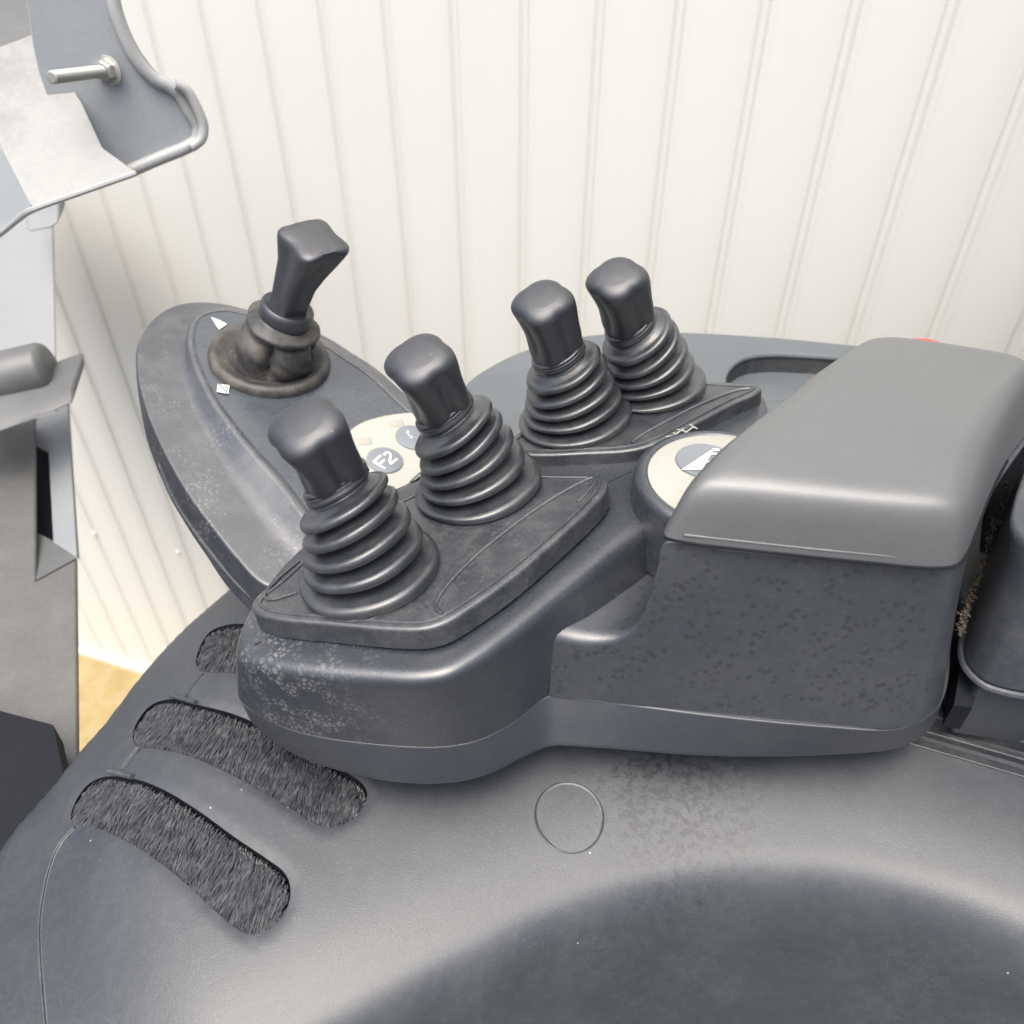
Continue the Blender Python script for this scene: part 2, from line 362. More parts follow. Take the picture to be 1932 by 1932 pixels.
slots_px = [
 [(132, 1541), (141, 1510), (163, 1479), (189, 1465), (246, 1466), (308, 1488), (374, 1528), (440, 1576), (505, 1620), (534, 1642), (546, 1666), (545, 1699), (527, 1734), (497, 1756), (466, 1760), (444, 1749), (396, 1708), (343, 1659), (281, 1611), (220, 1576), (176, 1558), (145, 1552)],
 [(249, 1391), (257, 1361), (281, 1330), (316, 1317), (374, 1328), (440, 1345), (500, 1371), (560, 1404), (615, 1436), (659, 1459), (686, 1479), (692, 1501), (677, 1532), (650, 1552), (615, 1559), (589, 1549), (527, 1510), (461, 1473), (396, 1440), (334, 1418), (281, 1409), (259, 1407)],
 [(369, 1248), (376, 1218), (396, 1189), (431, 1176), (480, 1178), (540, 1196), (600, 1222), (680, 1262), (730, 1295), (735, 1330), (700, 1355), (650, 1350), (590, 1318), (520, 1286), (444, 1268), (390, 1266), (376, 1262)]]
slots = [ccw(resample(crom([fhit(x, y) for x, y in sp], 6), 120)) for sp in slots_px]
gx = np.arange(-.42, .56, .0042); gy = np.arange(-.06, .64, .0042)
pts2 = []; edges = []; faces_in = []
for sp in slots:
    b0 = len(pts2); pts2 += [Vector((p.x, p.y)) for p in sp]; edges += [(b0 + i, b0 + (i + 1) % len(sp)) for i in range(len(sp))]
rim_c = [np.array([(p.x, p.y) for p in sp + [sp[0]]]) for sp in slots]
GX, GY = np.meshgrid(gx, gy); GX = GX.ravel(); GY = GY.ravel()
ok = np.ones(GX.shape, bool); RD = np.full(GX.shape, 1e9)
for c in rim_c:
    d = np.abs(sdist(GX, GY, c)); RD = np.minimum(RD, d); ok &= d > .0022
pts2 += [Vector((a, b)) for a, b in zip(GX[ok], GY[ok])]
res = delaunay_2d_cdt(pts2, edges, [], 0, 1e-7)
vv = np.array([(p.x, p.y) for p in res[0]]); tri = [tuple(t) for t in res[2]]
cen = np.array([vv[list(t)].mean(0) for t in tri])
def inside(pt, poly):
    x, y = pt[:, 0], pt[:, 1]; r = np.zeros(len(pt), bool); n = len(poly)
    for i in range(n):
        x1, y1 = poly[i]; x2, y2 = poly[(i + 1) % n]
        cnd = ((y1 > y) != (y2 > y)) & (x < (x2 - x1) * (y - y1) / (y2 - y1 + 1e-15) + x1); r ^= cnd
    return r
hole = np.zeros(len(tri), bool)
for c in rim_c: hole |= inside(cen, c[:-1])
zz = field(vv[:, 0], vv[:, 1])
# a softly rolled lip round every slot
rd = np.full(len(vv), 1e9)
for c in rim_c: rd = np.minimum(rd, np.abs(sdist(vv[:, 0], vv[:, 1], c)))
zz = zz - .0012 * np.exp(-(rd / .0022) ** 2)
keepf = [t for t, h in zip(tri, hole) if not h]
verts = [Vector((a, b, z)) for (a, b), z in zip(vv, zz)]
body = thing('body_cover', 'dark grey moulded plastic machine body with curved brush slots below the armrest console', 'machine body', (0.1, .3, 0))
mesh_obj('shell', verts, keepf, M_body, body, angle=60)
for si, sp in enumerate(slots):
    zt = lambda p: float(field(np.array([p.x]), np.array([p.y]))[0])
    top = [Vector((p.x, p.y, zt(p) - .0011)) for p in sp]
    lin = MB(); low = [q - Vector((0, 0, .018)) for q in top]
    N_ = len(top); lin.add(top + low, [(i, (i + 1) % N_, N_ + (i + 1) % N_, N_ + i) for i in range(N_)] + [tuple(N_ + i for i in range(N_))])
    lin.build('slot_lining', M_dark, body)
    # bristles: two rows rooted along the long sides, tips meeting in the middle
    poly = np.array([(p.x, p.y) for p in sp]); mn = poly.min(0); mx = poly.max(0)
    q = rng.uniform(mn, mx, (22000 if si < 2 else 12000, 2)); q = q[inside(q, poly)]
    zq = field(q[:, 0], q[:, 1]); dq = np.abs(sdist(q[:, 0], q[:, 1], rim_c[si]))
    b = MB(); V = []; Fc = []
    for (x, y), z, d in zip(q, zq, dq):
        if d < .0008: continue
        L = random.uniform(.006, .012); a = random.gauss(0, .13) + .22 * math.sin(x * 170 + 60 * y)
        dirv = Vector((math.sin(a) * .6 - .18, -1 * math.cos(a), random.uniform(-.25, .2))).normalized()
        if random.random() < .12: dirv.x += .35
        t = dirv.cross(Vector((0, 0, 1))).normalized() * random.uniform(.00016, .0004)
        base = Vector((x, y, z - random.uniform(.002, .0055)))
        e = base + dirv * min(L, d * 1.0 + .002)
        e.z = min(e.z, z - .0008); k = len(V)
        mid = base.lerp(e, .5) + Vector((0, 0, .0007))
        V += [base - t, base + t, mid + t * .8, mid - t * .8, e]; Fc += [(k, k + 1, k + 2, k + 3), (k + 3, k + 2, k + 4)]
    V2 = V; br = mesh_obj('brush_strip', V2, Fc, M_brush, body)
# thin grooves: seam down the left side and links between the slots
def surf_path(pxs, k=12, off=0.0): return [Vector((p.x, p.y, p.z + off)) for p in crom([fhit(x, y) for x, y in pxs], k, False)]
def groove(pxs, wd, name='trim_seam'):
    pth = surf_path(pxs); b = MB(); tube(pth, wd * .55, b, 8)
    o = b.build(name, M_edge, body)
    b = MB(); off = []
    for i, p in enumerate(pth):
        a = pth[min(i + 1, len(pth) - 1)] - pth[max(i - 1, 0)]; q = Vector((a.y, -a.x, 0)).normalized(); off.append(p - q * wd * .95 + Vector((0, 0, .0001)))
    tube(off, wd * .5, b, 8); b.build('seam_lip', M_body, body)
groove([(140, 1560), (112, 1592), (92, 1638), (80, 1690), (73, 1747), (76, 1835), (84, 1932), (92, 2010)], .0016)
groove([(232, 1452), (246, 1432), (262, 1412)], .0014)
groove([(346, 1318), (364, 1292), (382, 1270)], .0014)
for a, b_ in (((205, 1455), (250, 1466)), ((322, 1312), (370, 1326))):
    p = surf_path([a, b_], 4, .0002); b = MB(); tube(p, .0016, b, 8); b.build('slot_clip', M_edge, body)
# round plug
pc = fhit(1074, 1540); n_ = Vector((0, 0, 1)); b = MB(); pr = .0195
pe = [Vector((pc.x + pr * math.cos(t), pc.y + pr * math.sin(t), 0)) for t in np.linspace(0, 2 * math.pi, 72, endpoint=False)]
for q in pe: q.z = float(field(np.array([q.x]), np.array([q.y]))[0]) - .0002
b.add([Vector((pc.x + (q.x - pc.x) * s, pc.y + (q.y - pc.y) * s, q.z + h)) for s, h in ((1.02, -.002), (1.0, .0006), (.975, .0009), (.95, .0004), (.9, .0004)) for q in pe],
      [(j * 72 + i, j * 72 + (i + 1) % 72, (j + 1) * 72 + (i + 1) % 72, (j + 1) * 72 + i) for j in range(4) for i in range(72)] + [tuple(4 * 72 + i for i in range(72))])
b.build('round_plug', M_body, body, angle=50)
# rails beside the seat
ra, rb = P(1640, 1372, Z0 + .010), P(2080, 1500, Z0 + .010)
dr = (rb - ra).normalized(); pr_ = Vector((-dr.y, dr.x, 0))
for k_, (w0, w1, h) in enumerate(((0, .006, .006), (.009, .013, .010), (.018, .024, .015), (-.012, -.004, .001))):
    b = MB(); a0 = ra + pr_ * w0; a1 = rb + pr_ * w0; b0 = ra + pr_ * w1; b1 = rb + pr_ * w1
    q = [Vector((p.x, p.y, Z0 + h)) for p in (a0, a1, b1, b0)]
    prism(q[::-1], Vector((0, 0, -.03)), b); bevel(b.build('rail', M_rail, body), .001)
# support under the console, and the hull down to the ground
b = MB(); prism([Vector(p) for p in ((.06, .33, 1.18), (.16, .33, 1.18), (.16, .42, 1.18), (.06, .42, 1.18))], Vector((0, 0, -.06)), b)
b.build('console_support', M_rail, body)
b = MB(); prism([Vector(p) for p in ((-.10, .10, 1.02), (.5, .10, 1.02), (.5, .55, 1.02), (-.10, .55, 1.02))], Vector((0, 0, -1.015)), b)
b.build('lower_hull', M_skirt, body)
# ------------------------------------------------------------------ armrest console
con = thing('armrest_console', 'dark weathered armrest console carrying five control levers and a padded lid', 'control console', (.06, .33, 1.165))
def W(x, y, z): return Vector((x, y, z))
PL1 = Plane((-.07, .283, 1.272), .15, -.06); POD = Plane((-.07, .283, 1.258), .13, -.05)
c34 = (PD(1085, 800, .485) + PD(1228, 735, .552)) / 2; PL2 = Plane((c34.x, c34.y, 1.278), .13, -.02)
# skirt
skb = [(466, 1343), (497, 1387), (571, 1435), (659, 1464), (747, 1481), (826, 1484), (880, 1478), (930, 1463), (990, 1433), (1040, 1414), (1100, 1415), (1300, 1430), (1430, 1433), (1560, 1429), (1690, 1416), (1740, 1392), (1768, 1350)]
sks = [(453, 1319), (483, 1347), (549, 1378), (615, 1393), (703, 1404), (791, 1410), (849, 1408), (905, 1396), (965, 1366), (1040, 1312), (1100, 1318), (1300, 1345), (1430, 1360), (1560, 1372), (1690, 1377), (1752, 1352), (1786, 1300)]
hid = [(.275, .36), (.27, .46), (.10, .50), (-.06, .45), (-.14, .37), (-.162, .32)]
def loopz(pxs, z, hidden, k=8): return crom([P(x, y, z) for x, y in pxs] + [W(a, b_, z) for a, b_ in hidden], k)
LB = loopz(skb, 1.172, hid); LS = loopz(sks, 1.200, hid)
b = MB(); loft([inset(LB, .012), LB, LS, [p + W(0, 0, .0001) for p in inset(LS, .004)]], [0, .004, .001, 0], b, cap_top=True, cap_bottom=True)
b.build('lower_housing', M_skirt, con, angle=45)
# upper housing: lever pod
rim = [(445, 1222), (455, 1240), (520, 1261), (600, 1271), (690, 1279), (790, 1283), (850, 1272), (910, 1238), (975, 1190), (1040, 1138), (1100, 1088), (1160, 1038), (1212, 996)]
ps = [(450, 1312), (480, 1344), (549, 1376), (615, 1391), (703, 1402), (791, 1408), (849, 1406), (905, 1394), (965, 1364), (1036, 1310), (1120, 1280), (1185, 1240), (1240, 1200)]
rl = [POD.hit(x, y) for x, y in rim]
hp = [POD.hit(x, y) for x, y in ((1290, 930), (1450, 800), (1420, 722), (1250, 720), (1080, 762), (930, 835), (780, 902), (650, 960), (540, 1050), (470, 1140), (447, 1190))]
pl_ = [P(x, y, 1.2012) for x, y in ps] + [W(p.x, p.y, 1.2012) for p in hp[:-1]] + [W(hp[-1].x - .003, hp[-1].y - .004, 1.2012)]
A = crom(pl_, 8); B = crom(rl + hp, 8); Bi = inset(B, .02)
Bi = [Vector((p.x, p.y, POD.z(p.x, p.y))) for p in Bi]
b = MB(); loft([A, B, Bi], [0, .009, 0], b, m=8); b.build('lever_pod', M_pod, con, angle=50); b = MB()
# front of the armrest box, running on to the left as a low shelf: one moulded sheet whose top edge climbs up to the lid
FC = Plane((.0228, .2696, 1.2012), 0, 0); FC.n = Vector((.12, 1, -.107)).normalized()
def fcp(x, y): return FC.hit(x, y)
ZL = 1.312
cols = []
lowp = [(1036, 1312), (1060, 1315), (1090, 1318), (1118, 1321), (1142, 1324), (1162, 1327), (1180, 1329), (1196, 1331), (1210, 1333), (1224, 1335), (1240, 1337), (1262, 1340), (1330, 1348), (1470, 1363), (1600, 1373), (1690, 1376)]
topp_ = [(1044, 1194), (1066, 1200), (1100, 1205), (1134, 1205), (1162, 1199), (1184, 1186), (1202, 1166), (1216, 1138), (1226, 1108), (1235, 1076), (1243, 1046), (1256, 1021), (1330, 1031), (1470, 1046), (1640, 1062), (1745, 1072)]
cl = [fcp(x, y) for x, y in lowp]; ct = [fcp(x, y) for x, y in topp_]
cl += [P(1750, 1352, 1.2012), P(1784, 1300, 1.2012), W(.285, .40, 1.2012), W(.36, .52, 1.2012)]
ct += [P(1800, 1068, ZL - .002), P(1821, 1046, ZL - .002), P(1870, 930, ZL - .002), P(1990, 770, ZL - .002)]
cl = smooth_open(crom(cl, 8, False), 6); ct = smooth_open(crom(ct, 8, False), 6)
v = []; f = []; kk = 0
for p, q in zip(cl, ct):
    under = q.z > 1.303 or q.x > .075
    inn = q + (W(-.004, .012, 0) if under and q.x > .19 else W(.058, .085, 0))
    rr_ = .0015 if under else .009
    c3 = column_fillet([p, p.lerp(q, .35), p.lerp(q, .7), q, inn], [0, 0, 0, rr_, 0], 8); kk = len(c3); v += c3
nC = len(cl)
for i_ in range(nC - 1):
    for j_ in range(kk - 1): f.append((i_ * kk + j_, (i_ + 1) * kk + j_, (i_ + 1) * kk + j_ + 1, i_ * kk + j_ + 1))
mesh_obj('upper_housing', v, f, M_house, con, angle=50)
# lid
lb = [(1254, 1012), (1300, 1024), (1400, 1036), (1520, 1049), (1640, 1061), (1760, 1071), (1803, 1066), (1822, 1045), (1841, 1000), (1866, 935), (1900, 868), (1945, 812), (2020, 740)]
lbh = [(1990, 702), (1900, 676), (1800, 662), (1700, 645), (1640, 646), (1590, 672), (1500, 737), (1425, 806), (1355, 876), (1292, 945), (1260, 985)]
ZT = 1.345
ltw = [(.0965, .2845), (.102, .2805), (.112, .2775), (.13, .2740), (.15, .2705), (.170, .2670), (.184, .2655), (.193, .270), (.1995, .280), (.208, .298)]
lt = [(1892, 735), (1925, 700), (1935, 686)]
lth = [(1922, 672), (1885, 662), (1800, 648), (1700, 634), (1648, 636), (1612, 655), (1540, 716), (1480, 772), (1425, 823)]
A = [P(x, y, ZL) for x, y in lb + lbh]; B = [W(x, y, ZT) for x, y in ltw] + [P(x, y, ZT) for x, y in lt + lth] + [W(.1035, .2975, ZT), W(.0975, .2895, ZT)]
# the lower part of the side stands nearly upright before it rolls over
A = crom(A, 8); B = smooth(crom(B, 8), 10)
Mid = []
for p, q in zip(A, B):
    t = .72; fr = .36 + .50 * min(1, max(0, (p.y - .32) / .10)); Mid.append(Vector((p.x + (q.x - p.x) * fr, p.y + (q.y - p.y) * fr, p.z + (q.z - p.z) * .82)))
Mid = smooth(Mid, 10)
b = MB(); loft([shrink(A, .02), A, Mid, B, shrink(B, .25)], [0, .001, .014, .008, 0], b, m=8)
b.build('armrest_lid', M_lid, con, angle=50)
sm = crom([P(x, y, ZL - .0004) + W(0, -.0003, 0) for x, y in lb[:11]], 6, False)
b = MB(); tube(sm, .0008, b, 8); b.build('lid_seam', M_dark, con)
ln = crom([P(1290, 1006, ZL + .004), P(1400, 1018, ZL + .004), P(1550, 1034, ZL + .004), P(1690, 1047, ZL + .004)], 8, False)
ln = [p + W(0, -.0012, 0) for p in ln]
b = MB(); tube(ln, .0006, b, 8); b.build('lid_ridge', M_lid, con)
# rubber lever plates
for pl, top in ((PL1, [(473, 1140), (484, 1157), (523, 1168), (620, 1177), (737, 1187), (796, 1187), (838, 1176), (894, 1143), (972, 1087), (1050, 1020), (1109, 966), (1143, 926), (1146, 907), (1128, 896), (1050, 893), (940, 893), (840, 905), (720, 955), (620, 1012), (562, 1056), (523, 1091), (486, 1120)]),
                (PL2, [(955, 846), (985, 857), (1040, 858), (1101, 855), (1187, 850), (1238, 837), (1306, 803), (1392, 758), (1430, 741), (1437, 731), (1425, 725), (1380, 722), (1300, 718), (1200, 722), (1120, 742), (1040, 780), (965, 825)])):
    b = MB(); lp = slab(top, pl, .0125, .0004, .0024, b)
    pt = b.build('lever_plate', M_plate, con, angle=45)
    # raised lip near the edge
    li = inset(lp, .0045); b = MB(); tube([p + pl.n * .0001 for p in li][::1], .0009, b, 8, closed=True)
    b.build('plate_bead', M_plate, pt)
for pl, pth in ((PL1, [(835, 1160), (822, 1146), (835, 1118), (890, 1058), (960, 1000), (1030, 950), (1095, 913), (1118, 904), (1122, 912), (1090, 950)]),
                (PL2, [(1192, 838), (1205, 826), (1260, 795), (1330, 760), (1395, 737), (1415, 735)])):
    b = MB(); tube([p + pl.n * .0004 for p in crom([pl.hit(x, y) for x, y in pth], 10, False)], .0013, b, 8)
    b.build('plate_ridge', M_plate, con)
b = MB(); tube([p + PL1.n * .0003 for p in crom([PL1.hit(x, y) for x, y in ((566, 1058), (520, 1098), (500, 1125), (510, 1132), (560, 1118))], 8, False)], .0006, b, 8); b.build('plate_ridge', M_plate, con)
# worn lift symbol printed on the rear plate
def stroke(pl, a, b_, wd, off=.0004):
    A = pl.hit(*a, off); B = pl.hit(*b_, off); d = (B - A).normalized().cross(pl.n) * wd
    return [A - d, B - d, B + d, A + d]
b = MB()
for a, c in (((1262, 829), (1290, 808)), ((1277, 828), (1307, 806)), ((1256, 824), (1272, 822)), ((1275, 809), (1298, 815)), ((1300, 800), (1316, 809)), ((1270, 816), (1284, 826))):
    b.add(stroke(PL2, a, c, .0006), [(0, 1, 2, 3)])
b.build('plate_symbol', M_dim, con)
# ---- horn pod
zh = 1.292; hc = P(1367, 899, zh); b = MB(); up = W(0, 0, 1)
def disc(c, n, prof, mb, seg=96, xref=W(1, 0, 0), cap0=False): stack([(c + n * h, n, r) for r, h in prof], mb, seg, xref, cap0=cap0)
disc(hc, up, [(.0515, -.045), (.0500, -.006), (.0495, -.003), (.0480, -.0009), (.0465, -.0002), (.0445, 0), (.0435, -.0004), (.0428, -.0012)], b)
b.build('horn_button_housing', M_house, con, angle=50)
b = MB(); disc(hc, up, [(.0426, -.002), (.0424, -.0006), (.0420, -.0004)], b); b.build('cream_bezel', M_cream, con)
hb = P(1331, 870, zh); b = MB(); disc(hb, up, [(.0172, -.0006), (.0168, .0007), (.0160, .0011), (.0145, .0008)], b, 64)
hbtn = b.build('horn_button', M_btn, con)
b = MB(); hz = zh + .0013
def poly(mb, pxs, z): 
    q = [P(x, y, z) for x, y in pxs]; mb.add(q, [tuple(range(len(q)))])
poly(b, [(1286, 886), (1341, 849), (1345, 851), (1325, 886)], hz)
ring = crom([P(x, y, hz + .0001) for x, y in ((1337, 862), (1343, 857), (1353, 857), (1356, 862), (1352, 869), (1343, 871), (1334, 872))], 8, False)
tube(ring, .0006, b, 6)
poly(b, [(1343, 846), (1345, 851), (1358, 850), (1356, 846)], hz)
b.build('horn_symbol', M_print, hbtn)
# ---- left control wing
dcx = PD(510, 690, .58); WG = Plane((dcx.x, dcx.y, 1.268), -.24, .13)
def wl(px, off): return [WG.hit(x, y, off) for x, y in px]
Tt = [(498, 1100), (445, 1048), (400, 992), (357, 933), (315, 861), (285, 796), (268, 743), (260, 700), (262, 655), (282, 611), (318, 582), (362, 571), (410, 572), (462, 583), (530, 600), (612, 634), (661, 664), (710, 696), (756, 736), (820, 790), (850, 850), (800, 930), (720, 1000), (620, 1080), (560, 1110)]
Oo = [(515, 1180), (440, 1122), (387, 1048), (344, 982), (308, 913), (279, 838), (263, 760), (257, 702), (259, 655), (282, 613), (318, 586), (362, 576), (410, 578), (462, 590), (530, 608), (612, 642), (661, 672), (710, 704), (756, 746), (820, 800), (850, 860), (800, 945), (720, 1020), (620, 1110), (570, 1160)]
Jj = [(560, 1040), (490, 962), (443, 898), (402, 826), (372, 768), (358, 728), (350, 700), (348, 672), (350, 640), (358, 612), (372, 592), (398, 583), (430, 581), (468, 588), (530, 606), (608, 640), (656, 670), (704, 702), (748, 742), (805, 795), (835, 850), (785, 920), (710, 985), (640, 1050), (590, 1065)]
Rr = [(585, 990), (520, 905), (468, 848), (425, 794), (398, 757), (382, 727), (368, 696), (358, 668), (355, 640), (361, 612), (376, 595), (402, 586), (432, 584), (470, 591), (530, 609), (606, 643), (653, 673), (700, 705), (744, 745), (800, 800), (825, 850), (775, 912), (705, 972), (650, 1015), (615, 1015)]
Oo_ = [WG.hit(x, y, -.034) for x, y in Oo]; base2 = [WG.hit(x, y - 12 if i < 8 else y, -.030) for i, (x, y) in enumerate(Oo)]
b = MB()
lps = [crom(Oo_, 8), crom(wl(Tt, -.011), 8), crom(wl(Jj, -.0105), 8), crom(wl(Rr, .0012), 8), crom([p for p in inset(wl(Rr, .0010), .0030)], 8), crom([p for p in inset(wl(Rr, 0), .0040)], 8)]
lps[1] = lps[1]
loft([[p.lerp(q, .93) for p, q in zip(lps[0], lps[1])]] + lps[1:], [0, .003, .008, .0022, .0008, 0], b, m=6)
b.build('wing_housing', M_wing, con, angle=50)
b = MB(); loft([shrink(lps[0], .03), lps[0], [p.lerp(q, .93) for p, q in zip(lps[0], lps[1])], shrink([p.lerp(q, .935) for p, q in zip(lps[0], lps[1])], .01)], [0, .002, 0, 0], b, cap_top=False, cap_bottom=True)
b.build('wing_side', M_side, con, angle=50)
fl = inset(wl(Rr, .0003), .0050); b = MB(); loft([[p - WG.n * .002 for p in crom(fl, 8)], crom(fl, 8)], [0, 0], b); b.build('wing_face', M_wingface, con)
# lower lip of the wing's side wall
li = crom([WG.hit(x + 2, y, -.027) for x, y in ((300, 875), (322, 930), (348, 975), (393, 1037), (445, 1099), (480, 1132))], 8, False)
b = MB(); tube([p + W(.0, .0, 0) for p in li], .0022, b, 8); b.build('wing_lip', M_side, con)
# cream keypad with buttons
kp = [(632, 868), (640, 838), (661, 812), (686, 796), (719, 786), (748, 781), (782, 779), (820, 790), (836, 820), (820, 868), (781, 906), (740, 925), (700, 936), (655, 925)]
KO = .0008
b = MB(); q = crom(wl(kp, KO), 8); loft([[p - WG.n * .002 for p in q], q, inset(q, .001)], [0, .0004, 0], b); key = b.build('keypad', M_cream, con)
def wdisc(px, py, r, name, m, h=.0012, sq=1, rot=0, n_exp=2, parent=con):
    c = WG.hit(px, py, KO); b = MB()
    def rf(R): 
        def fn(t):
            t = t - rot; ct, st = abs(math.cos(t)), abs(math.sin(t)) / sq
            return R / ((ct ** n_exp + st ** n_exp) ** (1 / n_exp))
        return fn
    stack([(c - WG.n * .0005, WG.n, rf(r)), (c + WG.n * h * .7, WG.n, rf(r * .985)), (c + WG.n * h, WG.n, rf(r * .93))], b, 64)
    return b.build(name, m, parent), c + WG.n * (h + .00025)
fb, fc = wdisc(726, 869, .0128, 'keypad_button', M_btn)
sb_, sc_ = wdisc(779, 826, .0128, 'keypad_button', M_btn)
wdisc(686, 833, .0060, 'indicator_lamp', M_ind, .0006, .62, math.radians(20), 4)
wdisc(747, 799, .0060, 'indicator_lamp', M_ind, .0006, .62, math.radians(20), 4)
def strokes_px(pl, off, segs, wd, name, m, parent):
    b = MB()
    for a, c in segs: b.add(stroke(pl, a, c, wd, off), [(0, 1, 2, 3)])
    return b.build(name, m, parent)
def c6(x, y): return (604 + x * .2051, 736 + y * .2051)
o6 = KO + .0015
strokes_px(WG, o6, [(c6(488, 655), c6(598, 722)), (c6(492, 660), c6(560, 598)), (c6(535, 688), c6(592, 640))], .00085, 'button_lettering', M_print, fb)
# the figure 2
two = [WG.hit(*c6(x, y), o6 + .0001) for x, y in ((592, 600), (600, 578), (625, 572), (645, 590), (645, 620), (640, 655), (650, 678))]
b = MB(); pth = crom(two, 6, False)
for p, q in zip(pth, pth[1:]):
    d = (q - p).normalized().cross(WG.n) * .0008; e = (q - p) * .15; b.add([p - d - e, q - d + e, q + d + e, p + d - e], [(0, 1, 2, 3)])
b.add(stroke(WG, c6(645, 680), c6(708, 632), .00085, o6 + .0002), [(0, 1, 2, 3)]); b.build('button_lettering', M_print, fb)
strokes_px(WG, o6, [(c6(800, 372), c6(812, 402)), (c6(795, 392), c6(818, 382)), (c6(798, 400), c6(816, 374)), (c6(808, 420), c6(830, 412)), (c6(830, 440), c6(850, 425))], .0004, 'button_lettering', M_print, sb_)
# symbols on the wing face
b = MB(); q = [WG.hit(x, y, .0022) for x, y in ((398, 598), (412, 603), (428, 611), (413, 622))]; b.add(q, [(0, 1, 2, 3)]); b.build('wing_symbol', M_print, con)
b = MB(); q = [WG.hit(x, y, .0022) for x, y in ((411, 724), (409, 739), (431, 743), (433, 727))]; b.add(q, [(0, 1, 2, 3)]); wsy = b.build('wing_symbol', M_print, con)
b = MB(); b.add(stroke(WG, (413, 724), (429, 741), .0005, .0025), [(0, 1, 2, 3)]); b.add(stroke(WG, (423, 727), (430, 735), .0005, .0025), [(0, 1, 2, 3)]); b.build('symbol_bar', M_wingface, wsy)
# ---- levers with bellows
def add_lever(base, nrm, neckp, topp, r0, hs, label, seed):
    lev = bpy.data.objects.new('control_lever', None); COL.objects.link(lev); lev.parent = con; lev.location = (0, 0, 0)
    lev.matrix_parent_inverse = Matrix.Translation(-con.location); lev['label'] = label
    rnd = random.Random(seed); ax = (neckp - base).normalized()
    def cen(t):   # bowed centre line
        return base.lerp(neckp, t) + (nrm - ax * nrm.dot(ax)) * (.012 * math.sin(math.pi * t) * t)
    def nm(t): return nrm.lerp((ax + W(-.22, -.02, 0)).normalized(), min(1, t * 1.6)).normalized()
    # profile of five folds
    R = [1.0, .862, .80, .74, .675]; T = [.060, .240, .415, .590, .760]; V = [.56, .54, .49, .45, .43]
    pr = [(-.04, .98), (.0, .96), (.012, .93)]
    for i in range(5):
        t = T[i]; R_ = R[i] * (1 + rnd.uniform(-.012, .012)); h = .044
        pr += [(t - h * .95, R_ - (.13 if i else .06)), (t - h, R_ - .055 if i else R_ - .03), (t - h * .55, R_ - .008), (t, R_), (t + h * .6, R_ - .012), (t + h, R_ - .055)]
        nx = T[i + 1] - .064 if i < 4 else .87
        pr += [(t + h * 1.15, R_ - .11), ((t + h) * .35 + nx * .65, V[i] + .05), (nx, V[i])]
    pr += [(.905, .475), (.94, .47), (.962, .475), (.972, .445), (.982, .47), (1.0, .462), (1.012, .43), (1.0, .36)]
    pts = crom([Vector((a, b_, 0)) for a, b_ in pr], 4, False)
    ph = rnd.uniform(0, 6)
    def rf(r, t):
        return lambda th: r0 * r * (1 + .012 * math.sin(2 * th + ph + t * 3) + .006 * math.sin(5 * th + ph * 2 + 9 * t))
    b = MB(); stack([(cen(p.x), nm(p.x), rf(p.y, p.x)) for p in pts], b, 96, cap0=False)
    b.build('bellows_boot', M_boot, lev, angle=70)
    # knob: waisted shaft with flattened faces swelling to a domed head
    kax = (topp - neckp); L = kax.length; ka = kax.normalized()
    ks = r0 / .0372
    prof = [(-.05, .0154, 0), (.05, .0151, .5), (.22, .0148, .9), (.42, .0149, 1), (.58, .0154, 1), (.71, .0161, .9), (.81, .0167, .6), (.875, .0167, .4), (.92, .0155, .3), (.955, .0135, .2), (.978, .0108, .1), (.992, .0066, 0), (.998, .003, 0), (1.0, .0006, 0)]
    pp = crom([Vector(p) * 1.0 for p in prof], 5, False)
    tilt = (Vector((-.22, -.30, 1))).normalized()
    rot = math.radians(38)
    def kf(r, q):
        def fn(th):
            e = 2 + 2.2 * q; a = th - rot; cc, ss = abs(math.cos(a)), abs(math.sin(a))
            sh = 1 / ((cc ** e + ss ** e) ** (1 / e)); dent = 1 - .10 * q * max(0, math.cos(4 * a)) ** 3
            return ks * r * sh * dent * (1 - .05 * q)
        return fn
    secs = []
    for p in pp:
        tt = max(0, (p.x - .35) / .65); nn = ka.lerp(tilt, .85 * min(1, tt * 1.2)).normalized()
        secs.append((neckp + ka * L * p.x + W(-.0026, -.0006, 0) * min(1, tt * 1.3), nn, kf(p.y, p.z)))
    b = MB(); stack(secs, b, 88, cap0=False); b.build('lever_knob', M_knob, lev, angle=75)
    return lev
def lev_px(bp, npx, tp, pl, r0, hn, ht, label, seed):
    base = pl.hit(*bp); neck = P(*npx, base.z + hn); top = P(*tp, base.z + ht)
    return add_lever(base, pl.n, neck, top, r0, 1, label, seed)
lev_px((700, 1082), (630, 900), (583, 790), PL1, .0372, .052, .098, 'nearest short black lever on a ribbed rubber boot', 1)
lev_px((905, 920), (833, 768), (796, 666), PL1, .0372, .052, .098, 'second short black lever beside the cream keypad', 2)
lev_px((1086, 792), (1050, 660), (1029, 556), PL2, .0372, .052, .096, 'third short black lever on the rear rubber plate', 3)
lev_px((1229, 730), (1185, 606), (1170, 514), PL2, .0372, .052, .096, 'farthest short black lever on the rear rubber plate', 4)
